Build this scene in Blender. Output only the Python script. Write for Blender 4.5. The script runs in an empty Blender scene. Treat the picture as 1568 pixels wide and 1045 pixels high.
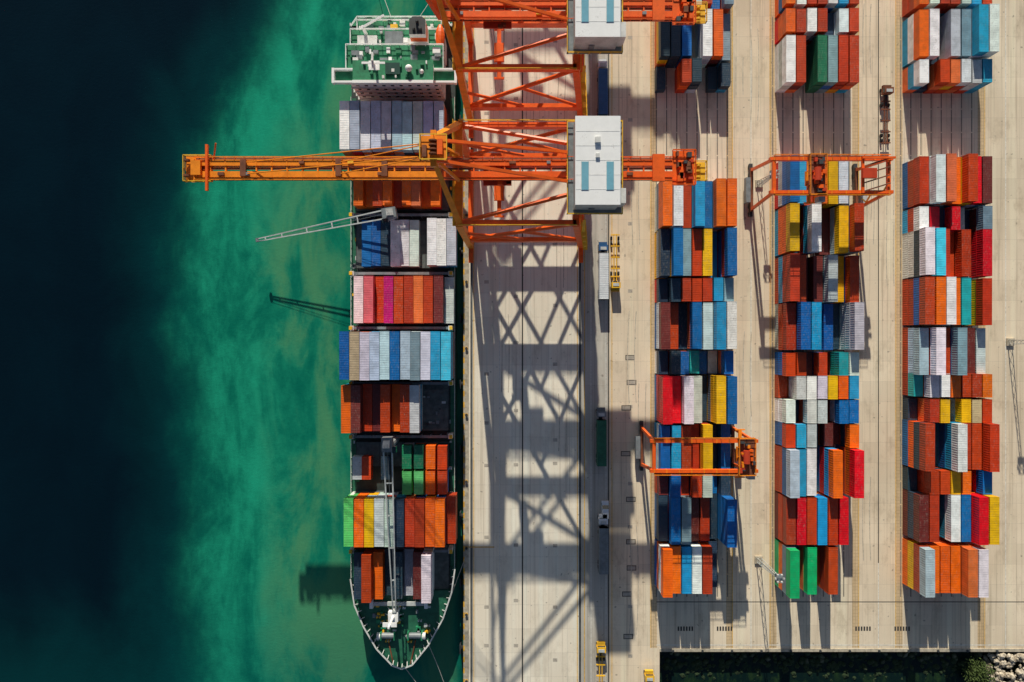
import bpy, math, random
from mathutils import Vector, Matrix
random.seed(7)
S=5.65; H=185.0
def G(px,py,z=0.0):
    k=(H-z)/H/S
    return ((px-784)*k, -(py-522.5)*k)
scene=bpy.context.scene
ELEV=math.radians(23.5)
SD=Vector((-0.095,1.0,0)).normalized()
# ---------------------------------------------------------------- materials
def new_mat(name):
    m=bpy.data.materials.new(name); m.use_nodes=True
    nt=m.node_tree; return m,nt,nt.nodes,nt.links,nt.nodes['Principled BSDF']
class N:
    def __init__(s,nt): s.nt=nt
    def math(s,op,a,b=None,c=None,clamp=False):
        n=s.nt.nodes.new('ShaderNodeMath'); n.operation=op; n.use_clamp=clamp
        for i,v in enumerate((a,b,c)):
            if v is None: continue
            if isinstance(v,(int,float)): n.inputs[i].default_value=v
            else: s.nt.links.new(v,n.inputs[i])
        return n.outputs[0]
    def noise(s,vec,scale,detail=4,rough=.55,dist=0):
        n=s.nt.nodes.new('ShaderNodeTexNoise'); n.inputs['Scale'].default_value=scale
        n.inputs['Detail'].default_value=detail; n.inputs['Roughness'].default_value=rough
        n.inputs['Distortion'].default_value=dist
        s.nt.links.new(vec,n.inputs['Vector']); return n.outputs[0]
    def mapping(s,vec,sc=(1,1,1),loc=(0,0,0),rot=0):
        n=s.nt.nodes.new('ShaderNodeMapping'); n.inputs['Scale'].default_value=sc; n.inputs['Location'].default_value=loc
        n.inputs['Rotation'].default_value=(0,0,rot)
        s.nt.links.new(vec,n.inputs['Vector']); return n.outputs[0]
    def mr(s,v,a,b,c=0,d=1,smooth=True):
        n=s.nt.nodes.new('ShaderNodeMapRange'); n.interpolation_type='SMOOTHSTEP' if smooth else 'LINEAR'
        s.nt.links.new(v,n.inputs[0])
        for i,x in zip((1,2,3,4),(a,b,c,d)): n.inputs[i].default_value=x
        return n.outputs[0]
    def mix(s,f,a,b,mode='MIX'):
        n=s.nt.nodes.new('ShaderNodeMix'); n.data_type='RGBA'; n.blend_type=mode
        if isinstance(f,(int,float)): n.inputs[0].default_value=f
        else: s.nt.links.new(f,n.inputs[0])
        for i,v in ((6,a),(7,b)):
            if isinstance(v,tuple): n.inputs[i].default_value=(v[0],v[1],v[2],1)
            else: s.nt.links.new(v,n.inputs[i])
        return n.outputs[2]
    def pos(s):
        n=s.nt.nodes.new('ShaderNodeNewGeometry'); return n.outputs['Position']
    def obj(s):
        n=s.nt.nodes.new('ShaderNodeTexCoord'); return n.outputs['Object']
    def sep(s,v):
        n=s.nt.nodes.new('ShaderNodeSeparateXYZ'); s.nt.links.new(v,n.inputs[0]); return n.outputs
    def bump(s,h,st,dist=.1):
        n=s.nt.nodes.new('ShaderNodeBump'); n.inputs['Strength'].default_value=st; n.inputs['Distance'].default_value=dist
        s.nt.links.new(h,n.inputs['Height']); return n.outputs[0]
def paint(name,col,rough=.5,var=.25,scale=.6,metal=0.0,dirt=(0.06,0.045,0.035),da=.35):
    m,nt,nd,lk,b=new_mat(name); n=N(nt); p=n.obj()
    f=n.noise(p,scale,4,.65); f2=n.noise(p,scale*6,2)
    v=n.mr(f,.3,.7,1-var,1+var*.35)
    vv=nt.nodes.new('ShaderNodeVectorMath'); vv.operation='SCALE'; vv.inputs[0].default_value=col
    lk.new(v,vv.inputs['Scale'])
    d=n.math('MULTIPLY',n.mr(f,.55,.75),n.mr(f2,.4,.7)); d=n.math('MULTIPLY',d,da)
    lk.new(n.mix(d,vv.outputs[0],dirt),b.inputs['Base Color'])
    b.inputs['Roughness'].default_value=rough; b.inputs['Metallic'].default_value=metal
    return m
M={}
def P(k,*a,**kw): M[k]=paint(k,*a,**kw)
P('crane_orange',(0.94,0.13,0.008),.45,.18)
P('crane_amber',(0.97,0.285,0.010),.45,.2)
P('safety_yellow',(0.92,0.52,0.03),.5,.2)
P('white_paint',(0.93,0.93,0.93),.5,.05)
P('offwhite',(0.74,0.74,0.72),.5,.2)
P('skylight',(0.20,0.46,0.58),.3,.1)
P('steel_grey',(0.22,0.25,0.27),.5,.3)
P('dark_steel',(0.05,0.055,0.06),.6,.3)
P('rubber',(0.015,0.015,0.017),.8,.1)
P('deck_green',(0.02,0.24,0.11),.6,.35)
P('deck_dark',(0.03,0.045,0.045),.7,.4)
P('hatch_grey',(0.11,0.13,0.13),.7,.4)
P('hull_green',(0.006,0.06,0.045),.5,.3)
P('truck_blue',(0.03,0.12,0.30),.4,.2)
P('truck_white',(0.8,0.84,0.87),.4,.15)
P('truck_red',(0.6,0.06,0.02),.4,.15)
P('glass',(0.02,0.04,0.05),.1,.05)
P('rust',(0.22,0.07,0.03),.8,.4)
P('light_grey',(0.55,0.58,0.58),.5,.25)
P('rope',(0.5,0.5,0.47),.8,.1)
P('dark_green_paint',(0.025,0.15,0.085),.5,.35)

def container_mat():
    m,nt,nd,lk,b=new_mat('container_paint'); n=N(nt)
    oi=nd.new('ShaderNodeObjectInfo'); p=n.obj()
    off=nd.new('ShaderNodeCombineXYZ')
    r=n.math('MULTIPLY',oi.outputs['Random'],97.0); lk.new(r,off.inputs[0]); lk.new(r,off.inputs[2])
    va=nd.new('ShaderNodeVectorMath'); va.operation='ADD'; lk.new(p,va.inputs[0]); lk.new(off.outputs[0],va.inputs[1])
    q=va.outputs[0]
    f=n.noise(q,.45,3,.65); f2=n.noise(n.mapping(q,(3,1,3)),1.2,4,.7)
    hsv=nd.new('ShaderNodeHueSaturation'); lk.new(oi.outputs['Color'],hsv.inputs['Color'])
    lk.new(n.mr(f,.3,.7,.86,1.18),hsv.inputs['Value']); hsv.inputs['Saturation'].default_value=1.08
    wa=n.math('MULTIPLY_ADD',oi.outputs['Random'],.40,.05)
    c=n.mix(n.math('MULTIPLY',n.mr(f2,.5,.72),wa),hsv.outputs[0],(.36,.31,.26))
    f3=n.noise(q,1.7,3,.7)
    c=n.mix(n.math('MULTIPLY',n.mr(f3,.60,.70),wa),c,(.08,.04,.025))
    lk.new(c,b.inputs['Base Color']); b.inputs['Roughness'].default_value=.5
    return m
CM=container_mat()

def ground_mat(name,c1,c2,slab=(4.0,7.0),joint=.5,streak=.5,wear=.4):
    m,nt,nd,lk,b=new_mat(name); n=N(nt); p=n.pos()
    big=n.noise(p,.035,4,.6); med=n.noise(n.mapping(p,(1,.45,1)),.22,5,.74); fine=n.noise(p,3.5,3,.6)
    st=n.noise(n.mapping(p,(1.4,.018,1)),1.0,4,.65)
    st2=n.noise(n.mapping(p,(.35,.01,1)),1.0,2,.5)
    c=n.mix(n.mr(big,.3,.7),c1,c2)
    c=n.mix(n.math('MULTIPLY',n.mr(st,.50,.70),streak),c,(c1[0]*.52,c1[1]*.50,c1[2]*.47))
    c=n.mix(n.math('MULTIPLY',n.mr(st2,.5,.7),.45),c,(min(.93,c2[0]*1.14),min(.93,c2[1]*1.14),min(.9,c2[2]*1.12)))
    c=n.mix(n.math('MULTIPLY',n.mr(med,.50,.72),wear),c,(c1[0]*.55,c1[1]*.51,c1[2]*.46))
    c=n.mix(n.math('MULTIPLY',n.mr(fine,.5,.8),.25),c,(c1[0]*.6,c1[1]*.6,c1[2]*.6))
    br=nd.new('ShaderNodeTexBrick'); br.offset=0; br.inputs['Scale'].default_value=1
    br.inputs['Brick Width'].default_value=slab[0]; br.inputs['Row Height'].default_value=slab[1]
    br.inputs['Mortar Size'].default_value=.045; br.inputs['Mortar Smooth'].default_value=.4
    br.inputs['Color1'].default_value=(.93,.93,.92,1); br.inputs['Color2'].default_value=(1.04,1.04,1.03,1)
    br.inputs['Mortar'].default_value=(1-joint,)*3+(1,)
    lk.new(p,br.inputs['Vector'])
    c=n.mix(1.0,c,br.outputs['Color'],'MULTIPLY')
    vo=n.noise(p,.8,2,.4); c=n.mix(n.math('MULTIPLY',n.mr(vo,.69,.76),.5),c,(.09,.075,.06))
    lk.new(c,b.inputs['Base Color']); b.inputs['Roughness'].default_value=.9
    return m
M['quay_concrete']=ground_mat('quay_concrete',(.86,.765,.625),(.93,.86,.73),(5,6.5),.28,.5,.34)
M['yard_concrete']=ground_mat('yard_concrete',(.74,.615,.46),(.88,.75,.58),(3.8,5.5),.22,.55,.45)
M['lane_asphalt']=ground_mat('lane_asphalt',(.46,.43,.385),(.57,.54,.48),(3.2,12),.25,.5)
M['track_strip']=ground_mat('track_strip',(.62,.45,.26),(.74,.56,.35),(.6,.9),.4,.6)
P('line_white',(.85,.85,.8),.8,.35,1.5); P('line_yellow',(.80,.44,.04),.8,.35,1.5)
P('groove',(.055,.05,.045),.8,.3); P('stack_pad',(.25,.22,.18),.9,.3,.8)
P('cap_concrete',(.52,.46,.36),.9,.35,.8); P('patch',(.50,.45,.38),.9,.3,.8); P('tyre_mark',(.60,.53,.43),.9,.35,.9)

def water_mat():
    m,nt,nd,lk,b=new_mat('sea_water'); n=N(nt); p=n.pos()
    sp=n.sep(p)
    w1=n.noise(p,.012,3,.55,.3); w2=n.noise(n.mapping(p,(1,.7,1),rot=.15),.045,5,.6,.4)
    w3=n.noise(n.mapping(p,(1,.38,1),rot=.12),.07,6,.62,.5)
    w4=n.noise(n.mapping(p,(1,.55,1),rot=-.1),.33,5,.68,.3)
    x=n.math('ADD',sp[0],n.math('MULTIPLY',n.math('SUBTRACT',w1,.5),30.0))
    x=n.math('ADD',x,n.math('MULTIPLY',n.math('SUBTRACT',w2,.5),20.0))
    x=n.math('ADD',x,n.math('MULTIPLY',n.math('SUBTRACT',w4,.5),4))
    t=n.math('MAXIMUM',n.math('DIVIDE',n.math('SUBTRACT',sp[1],15.0),77.0),0.0)
    edge=n.math('ADD',n.math('MULTIPLY',n.math('POWER',t,1.7),25.0),-90.0)
    d=n.math('SUBTRACT',x,edge)
    right=n.mr(sp[0],-16,-12,1,0)
    halo=n.math('MULTIPLY',n.mr(d,-26,8),right); core=n.math('MULTIPLY',n.mr(d,-8,15),right)
    wisp=n.mr(n.math('ADD',n.math('MULTIPLY',w3,.75),n.math('MULTIPLY',w4,.25)),.36,.66)
    ridge=n.math('MULTIPLY',n.mr(d,-2,13),n.mr(d,15,40,1,.25))
    deep=n.mix(n.mr(w2,.3,.7),(.0007,.0075,.0145),(.0009,.0105,.019))
    c=n.mix(n.math('MULTIPLY',halo,.75),deep,(.001,.056,.060))
    g1=n.mix(wisp,(.002,.145,.098),(.012,.245,.140))
    c=n.mix(core,c,g1)
    c=n.mix(n.math('MULTIPLY',n.math('MULTIPLY',ridge,wisp),.75),c,(.014,.37,.23))
    olv=n.math('MULTIPLY',n.mr(w3,.44,.62),n.mr(d,16,34)); olv=n.math('MULTIPLY',olv,right)
    c=n.mix(n.math('MULTIPLY',olv,.6),c,(.10,.27,.12))
    south=n.mr(n.math('SUBTRACT',sp[1],n.math('MULTIPLY',n.math('SUBTRACT',w2,.5),30)),-62,-100)
    c=n.mix(n.math('MULTIPLY',n.math('MULTIPLY',south,right),.35),c,(.001,.075,.075))
    east=n.mr(sp[0],-14,-12)
    e=n.mix(n.mr(w4,.45,.7),(.004,.014,.013),(.02,.045,.016))
    c=n.mix(east,c,e)
    lk.new(c,b.inputs['Base Color']); b.inputs['Roughness'].default_value=.15
    b.inputs['IOR'].default_value=1.33
    wv=n.noise(n.mapping(p,(1,1.6,1)),.9,2,.6,.3)
    lk.new(n.bump(wv,.16,.25),b.inputs['Normal'])
    return m
M['sea_water']=water_mat()
def rockmat():
    m,nt,nd,lk,b=new_mat('rock'); n=N(nt); p=n.pos(); s=n.sep(p)
    f=n.noise(p,.7,5,.6)
    c=n.mix(n.mr(f,.35,.65),(.26,.21,.15),(.66,.58,.46))
    c=n.mix(n.mr(s[2],-2.6,-.9,1,0),c,(.018,.036,.012))
    lk.new(c,b.inputs['Base Color']); b.inputs['Roughness'].default_value=.95
    return m
M['rock']=rockmat()
P('shrub_leaf',(.07,.11,.02),.8,.5,2)

# ---------------------------------------------------------------- mesh builder
class MB:
    def __init__(s): s.v=[]; s.f=[]; s.m=[]; s.mats=[]
    def mi(s,k):
        if k not in s.mats: s.mats.append(k)
        return s.mats.index(k)
    def add(s,vs,fs,k):
        o=len(s.v); s.v+= [tuple(v) for v in vs]; i=s.mi(k)
        for f in fs: s.f.append([a+o for a in f]); s.m.append(i)
    def box(s,x0,x1,y0,y1,z0,z1,k):
        vs=[(x,y,z) for z in (z0,z1) for y in (y0,y1) for x in (x0,x1)]
        s.add(vs,[(0,2,3,1),(4,5,7,6),(0,1,5,4),(1,3,7,5),(3,2,6,7),(2,0,4,6)],k)
    def cbox(s,x,y,z,sx,sy,sz,k): s.box(x-sx/2,x+sx/2,y-sy/2,y+sy/2,z-sz/2,z+sz/2,k)
    def beam(s,a,b,w,h,k,w2=None,h2=None):
        a=Vector(a); b=Vector(b); d=(b-a).normalized()
        up=Vector((0,0,1)) if abs(d.z)<.97 else Vector((0,1,0))
        r=d.cross(up).normalized(); u=r.cross(d).normalized()
        w2=w if w2 is None else w2; h2=h if h2 is None else h2
        vs=[]
        for p,ww,hh in((a,w,h),(b,w2,h2)):
            for sx,sz in((-1,-1),(1,-1),(1,1),(-1,1)): vs.append(p+r*sx*ww/2+u*sz*hh/2)
        s.add(vs,[(3,2,1,0),(4,5,6,7),(0,1,5,4),(1,2,6,5),(2,3,7,6),(3,0,4,7)],k)
    def cyl(s,a,b,r,k,n=8,r2=None):
        a=Vector(a); b=Vector(b); d=(b-a).normalized()
        up=Vector((0,0,1)) if abs(d.z)<.97 else Vector((0,1,0))
        x=d.cross(up).normalized(); y=x.cross(d).normalized(); r2=r if r2 is None else r2
        vs=[]
        for p,rr in((a,r),(b,r2)):
            for i in range(n):
                t=2*math.pi*i/n; vs.append(p+x*math.cos(t)*rr+y*math.sin(t)*rr)
        fs=[(i,(i+1)%n,(i+1)%n+n,i+n) for i in range(n)]+[tuple(range(n-1,-1,-1)),tuple(range(n,2*n))]
        s.add(vs,fs,k)
    def prism(s,pts,z0,z1,k,ktop=None):
        n=len(pts); vs=[(x,y,z0) for x,y in pts]+[(x,y,z1) for x,y in pts]
        s.add(vs,[(i,(i+1)%n,(i+1)%n+n,i+n) for i in range(n)],k)
        s.add([(x,y,z1) for x,y in pts],[tuple(range(n))],ktop or k)
        s.add([(x,y,z0) for x,y in pts],[tuple(range(n-1,-1,-1))],k)
    def rail(s,pts,z,k='safety_yellow',h=1.1,t=.09):
        for a,b in zip(pts[:-1],pts[1:]):
            s.beam((a[0],a[1],z+h),(b[0],b[1],z+h),t,t,k)
            s.beam((a[0],a[1],z+h*.5),(b[0],b[1],z+h*.5),t*.7,t*.7,k)
            L=math.dist(a,b); n=max(1,int(L/2))
            for i in range(n+1):
                q=i/n; x=a[0]+(b[0]-a[0])*q; y=a[1]+(b[1]-a[1])*q
                s.beam((x,y,z),(x,y,z+h),t,t,k)
    def arc(s,cx,cy,r,w,a0,a1,z,k):
        n=max(6,int(abs(a1-a0)*r/1.2)); vs=[]
        for i in range(n+1):
            a=a0+(a1-a0)*i/n
            for rr in(r,r+w): vs.append((cx+math.cos(a)*rr,cy+math.sin(a)*rr,z))
        s.add(vs,[(2*i,2*i+1,2*i+3,2*i+2) for i in range(n)],k)
    def obj(s,name,loc=(0,0,0),rot=0):
        me=bpy.data.meshes.new(name); me.from_pydata(s.v,[],s.f)
        for k in s.mats: me.materials.append(M[k])
        me.polygons.foreach_set('material_index',s.m); me.update()
        o=bpy.data.objects.new(name,me); o.location=loc; o.rotation_euler=(0,0,rot)
        scene.collection.objects.link(o); return o

# ---------------------------------------------------------------- ground / water
QX=G(711,0)[0]; YX=G(1010,0)[0]; YS=G(0,998)[1]
b=MB(); b.box(-4000,4000,-4000,4000,-3.2,-3.0,'sea_water'); b.obj('sea_water')
b=MB(); pts=[(QX,-900),(YX,-900),(YX,YS),(1500,YS),(1500,1500),(QX,1500)]
b.prism(pts,-9,0,'cap_concrete','yard_concrete'); b.obj('port_ground')
def sheet(name,x0,x1,y0,y1,z,k):
    b=MB(); b.add([(x0,y0,z),(x1,y0,z),(x1,y1,z),(x0,y1,z)],[(0,1,2,3)],k); return b.obj(name)
XR2=G(888,0)[0]; XR1=G(722,0)[0]; X932=G(932,0)[0]
sheet('quay_pavement',QX+1.2,XR2,-899,900,.004,'quay_concrete')
sheet('truck_lane_road',XR2,X932,-899,900,.004,'lane_asphalt')
b=MB(); b.box(QX-.25,QX+1.2,-899,900,-1.2,.14,'cap_concrete')
for i in range(-60,80):
    y=i*3.0
    b.box(QX-.26,QX+.1,y,y+1.5,-.9,.146,'line_yellow')
b.obj('quay_kerb')
b=MB()
def strip(px,w,k,z=.008,y0=-890,y1=890):
    x=G(px,0)[0]; b.box(x-w/2,x+w/2,y0,y1,z-.003,z,k)
strip(722,.6,'groove'); strip(888,.65,'groove'); strip(800,.35,'groove'); strip(932,.30,'groove')
strip(725.5,.2,'line_yellow'); strip(884,.2,'line_yellow'); strip(895,.2,'line_yellow')
strip(905,.12,'line_white'); strip(928,.14,'line_white'); strip(765,.1,'line_white'); strip(937,.18,'line_yellow')
for px in (722,888):
    x=G(px,0)[0]; b.box(x-.06,x+.06,-890,890,.01,.05,'steel_grey')
b.obj('crane_rail')
b=MB()
for px in (1001,1117,1184,1310,1377,1502):
    x=G(px,0)[0]; b.box(x-.9,x+.9,YS+1.0,880,.001,.004,'track_strip')
b.obj('gantry_runway_pavement')
b=MB()
for px in (996.5,1121.5,1150,1179,1315,1345,1371.5,1508,1540):
    strip(px,.17,'line_yellow' if px not in(1150,1345,1540) else 'line_white',.008,YS+1,880)
strip(1345,.25,'groove',.012,YS+24,880)
def hline(px0,px1,py,w,k,z=.0085):
    x0,y=G(px0,py); x1,_=G(px1,py); b.box(x0,x1,y-w/2,y+w/2,z-.003,z,k)
hline(713,757,838,.28,'line_yellow'); hline(713,757,345,.28,'line_yellow'); hline(1005,1800,922,.22,'groove',.0125); hline(1005,1800,988,.18,'line_white')
for px in (745,790,850,965):
    for py in range(-100,1045,93):
        x,y=G(px,py+random.randint(-30,30)); b.box(x-.6,x+.6,y-.45,y+.45,.006,.0095,'patch')
for py in (548,586,625,695,765,830,870,910,975):
    x,y=G(960+random.randint(-3,8),py); b.box(x-1.3,x+1.3,y-.7,y+.7,.006,.0105,'groove')
    b.box(x-1.1,x+1.1,y-.5,y+.5,.0110,.013,'patch')
for px,py in((1050,963),(1110,963),(1322,963),(1382,963)):
    x,y=G(px,py)
    for i in range(6): b.box(x-2.2+i*.75,x-1.75+i*.75,y-.6,y+.6,.006,.0098,'groove')
b.obj('road_markings')
b=MB(); zz=.0145
for k in range(20):
    lo_,hi_=random.choice([(738,785),(806,876),(940,985),(1130,1168),(1326,1342),(1350,1366)])
    x,y=G(random.uniform(lo_,hi_),random.uniform(60,900)); r=random.uniform(120,260); sg=random.choice((-1,1)); da=random.uniform(.03,.07); zz+=.0006
    cx=x-sg*r; ac=0 if sg>0 else math.pi
    for w_ in(0,1.9): b.arc(cx,y,r+w_-1,.2,ac-da,ac+da,zz,'tyre_mark')
b.obj('tyre_marks')
def pad(px):
    b=MB()
    x0=G(px,0)[0]
    for r in range(-20,14):
        y=r*6.3
        if y<YS+9: continue
        for i in range(8):
            x=x0+i*2.75-.15; b.box(x-.15,x+.15,y,y+6,.001,.0045,'stack_pad')
    return b.obj('stacking_pad_pavement')
for p in (1006,1184,1380): pad(p)
for i in range(14):
    y=i*18-110
    b=MB(); x=QX+.6
    b.cyl((x,y,.1),(x,y,.55),.22,'dark_steel',10); b.cyl((x,y,.5),(x,y,.72),.38,'dark_steel',10); b.cyl((x,y,.14),(x,y,.2),.45,'line_yellow',10)
    b.obj('mooring_bollard')
    b=MB(); b.box(QX-1.3,QX-1.0,y+7,y+9.4,-3.5,-.3,'dark_steel')
    b.cyl((QX-1.0,y+8.2,-1.6),(QX-.2,y+8.2,-1.6),.7,'rubber',12); b.obj('quay_fender')
for px in range(1030,1568,45):
    x,y=G(px,996); b=MB(); b.cyl((x,y,0),(x,y,.45),.2,'dark_steel',8); b.cyl((x,y,.42),(x,y,.6),.34,'dark_steel',8); b.obj('mooring_bollard')
b=MB(); b.box(YX,1500,YS-.02,YS+.8,.0,.15,'cap_concrete'); b.obj('yard_kerb')

# ---------------------------------------------------------------- containers
def container_mesh(L,name):
    W=2.44; Hh=2.59; b=MB(); m='c'; M['c']=CM
    hx=W/2; hy=L/2
    n=int(L/.6); y=-hy+.12; per=(2*hy-.24)/n; pr=[]
    for i in range(n):
        y0=y+i*per; pr+=[(y0,0),(y0+per*.3,0),(y0+per*.5,1),(y0+per*.8,1)]
    pr.append((hy-.12,0))
    for sx in(-1,1):
        vs=[]
        for yy,d in pr:
            xx=sx*(hx-.015-.045*d); vs+=[(xx,yy,.15),(xx,yy,Hh-.08)]
        fs=[(2*i,2*i+2,2*i+3,2*i+1) if sx>0 else (2*i,2*i+1,2*i+3,2*i+2) for i in range(len(pr)-1)]
        b.add(vs,fs,m)
    vs=[]
    for yy,d in pr:
        zz=Hh-.012-.014*d; vs+=[(-hx+.06,yy,zz),(hx-.06,yy,zz)]
    b.add(vs,[(2*i,2*i+1,2*i+3,2*i+2) for i in range(len(pr)-1)],m)
    b.box(-hx+.05,hx-.05,-hy+.05,hy-.05,.05,.14,m)
    for sx in(-1,1):
        xa,xb=(hx-.08,hx) if sx>0 else (-hx,-hx+.08)
        b.box(xa,xb,-hy+.15,hy-.15,0,.15,m); b.box(xa,xb,-hy+.15,hy-.15,Hh-.09,Hh,m)
        for sy in(-1,1):
            ya,yb=(hy-.15,hy) if sy>0 else (-hy,-hy+.15)
            xa2,xb2=(hx-.15,hx) if sx>0 else (-hx,-hx+.15)
            b.box(xa2,xb2,ya,yb,0,Hh+.01,m)
    for sy in (-1,1):
        ya,yb=(hy-.12,hy-.01) if sy>0 else (-hy+.01,-hy+.12)
        b.box(-hx+.15,hx-.15,ya,yb,Hh-.13,Hh-.001,m); b.box(-hx+.15,hx-.15,ya,yb,0,.15,m)
        yy=sy*(hy-.06)
        b.box(-hx+.15,hx-.15,yy-.015,yy+.015,.15,Hh-.13,m)
        for x in(-.75,-.3,.3,.75): b.cyl((x,sy*(hy-.02),.1),(x,sy*(hy-.02),Hh-.1),.03,m,6)
        b.box(-.02,.02,yy-.03,yy+.03,.15,Hh-.13,m)
    me=bpy.data.meshes.new(name); me.from_pydata(b.v,[],b.f); me.materials.append(CM); me.update(); return me
ME40=container_mesh(12.19,'container_40ft'); ME20=container_mesh(6.06,'container_20ft')
COL={'R':(.52,.078,.042),'r':(.76,.02,.03),'O':(.92,.165,.025),'o':(.78,.22,.10),'Y':(.93,.50,.010),
 'B':(.018,.14,.42),'b':(.06,.37,.64),'c':(.12,.64,.86),'W':(.92,.92,.92),'w':(.60,.64,.67),'s':(.48,.60,.74),
 'g':(.22,.33,.40),'G':(.01,.46,.15),'L':(.14,.54,.18),'N':(.16,.033,.03),'T':(.55,.45,.28),'K':(.022,.048,.08),
 'M':(.52,.03,.20),'P':(.88,.20,.23),'D':(.02,.17,.09),'t':(.04,.40,.40),'p':(.88,.66,.66)}
common='RRROOobBBbwWgNYKRrBow'
cc=bpy.data.collections.new('containers'); scene.collection.children.link(cc)
def jit(c,a=.2):
    v=1+random.uniform(-a,a*.7); return tuple(min(.93,max(.002,x*v*(1+random.uniform(-.09,.09)))) for x in c)+(1,)
def cont(x,y,z,size,code):
    o=bpy.data.objects.new('shipping_container',ME40 if size==40 else ME20)
    o.location=(x+random.uniform(-.06,.06),y+random.uniform(-.12,.12),z)
    if random.random()<.5: o.rotation_euler=(0,0,math.pi)
    o.rotation_euler[2]+=random.uniform(-.004,.004)
    o.color=jit(COL[code]); cc.objects.link(o)
def stack(x,y,z0,size,code,n):
    for t in range(n):
        c=code if (t==n-1 or random.random()<.25) else random.choice(common)
        cont(x,y,z0+t*2.6,size,c)
def row(px0,py0,size,spec):
    Lp=12.19 if size==40 else 6.06
    s=H/(H-7.8)
    for i,tok in enumerate(spec.split()):
        if tok[0]=='-': continue
        n=int(tok[1]) if len(tok)>1 else 3
        x=((px0+16.2*(i+.5))-784)/s/S
        y=-((py0-522.5)/s/S)-Lp/2
        stack(x,y,.01,size,tok[0],n)
A=[(-143,40,'R O b W R O g'),(-66,40,'R3 b2 O3 w3 R3 B2 g3'),(14,40,'K3 K3 B3 -0 W3 O3 g2'),(90,20,'K1 - R3 K3 - K1 K2'),
 (277,40,'O4 W4 R3 b4 B3 O4 O4'),(351,40,'K3 B4 g3 R3 Y3 b1 B4'),(426,20,'K2 K3 R3 R3 R3 b3 g3'),(463,40,'N3 R2 K1 B3 w3 b4 W4'),
 (538,20,'K2 K3 B2 t2 B1 w1 B3'),(576,40,'r4 r3 W4 w3 K1 Y4 B4'),(652,40,'B3 b3 R3 R2 Y3 K1 B2'),(727,20,'N2 B3 R2 R3 w3 B1 K2'),
 (762,40,'K2 B3 g3 N2 R2 K1 B4'),(838,40,'O4 O3 b3 W3 R3 K1')]
B=[(-143,40,'R O b W R O R'),(-66,40,'O W R R w b R'),(13,20,'O R W R K2 W R'),(54,40,'W3 R3 -0 D3 g3 R3 R3'),
 (240,40,'B4 b3 R2 O3 Y3 w3 K1'),(315,40,'Y4 K1 W4 -0 N1 Y3 R4'),(391,40,'R4 R3 N1 N2 w3 Y2 R3'),(464,40,'R3 B4 b4 K1 B2 K1 w4'),
 (540,20,'R3 R3 N2 R3 -0 t3 w3'),(576,20,'R1 w3 W3 w3 Y3 O3 b3'),(613,20,'W3 K1 w3 w3 -0 B3 B3'),(650,20,'R3 b3 w3 K1 N2 N1 O3'),
 (688,40,'s4 b3 W3 -0 O4 -0 r4'),(763,40,'R3 r3 R3 b3 R3 r3'),(839,40,'G4 -0 G3 -0 R3')]
C=[(-143,40,'R O b W R O R'),(-66,40,'O W R R w b R'),(14,40,'O3 W3 K1 w3 g3 b4 W4'),(91,20,'W3 K1 R3 o3 W3 w3 b3'),
 (240,40,'R3 W4 o4 O3 R4 r3 N3'),(316,20,'W3 r3 K2 r3 w2 K1 g3'),(351,40,'W4 c4 R3 R2 R3 K1 r3'),(426,40,'R4 O4 W4 O3 t3 G1 R3'),
 (502,40,'s3 W4 R3 g4 K1 N2 w2'),(573,20,'t2 w3 W3 O3 R3 R3 O3'),(612,20,'K1 R3 Y3 -0 Y3 T3 R3'),(648,40,'R4 K1 -0 W4 R3 R3 R4'),
 (722,20,'K1 R3 R3 Y3 O3 K1 B3'),(758,40,'N3 R3 N1 W3 B3 r4 Y4'),(837,40,'s4 O3 O3 O3 o4 W4')]
for r in A: row(1011,*r)
for r in B: row(1203,*r)
for r in C: row(1407,*r)
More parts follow.
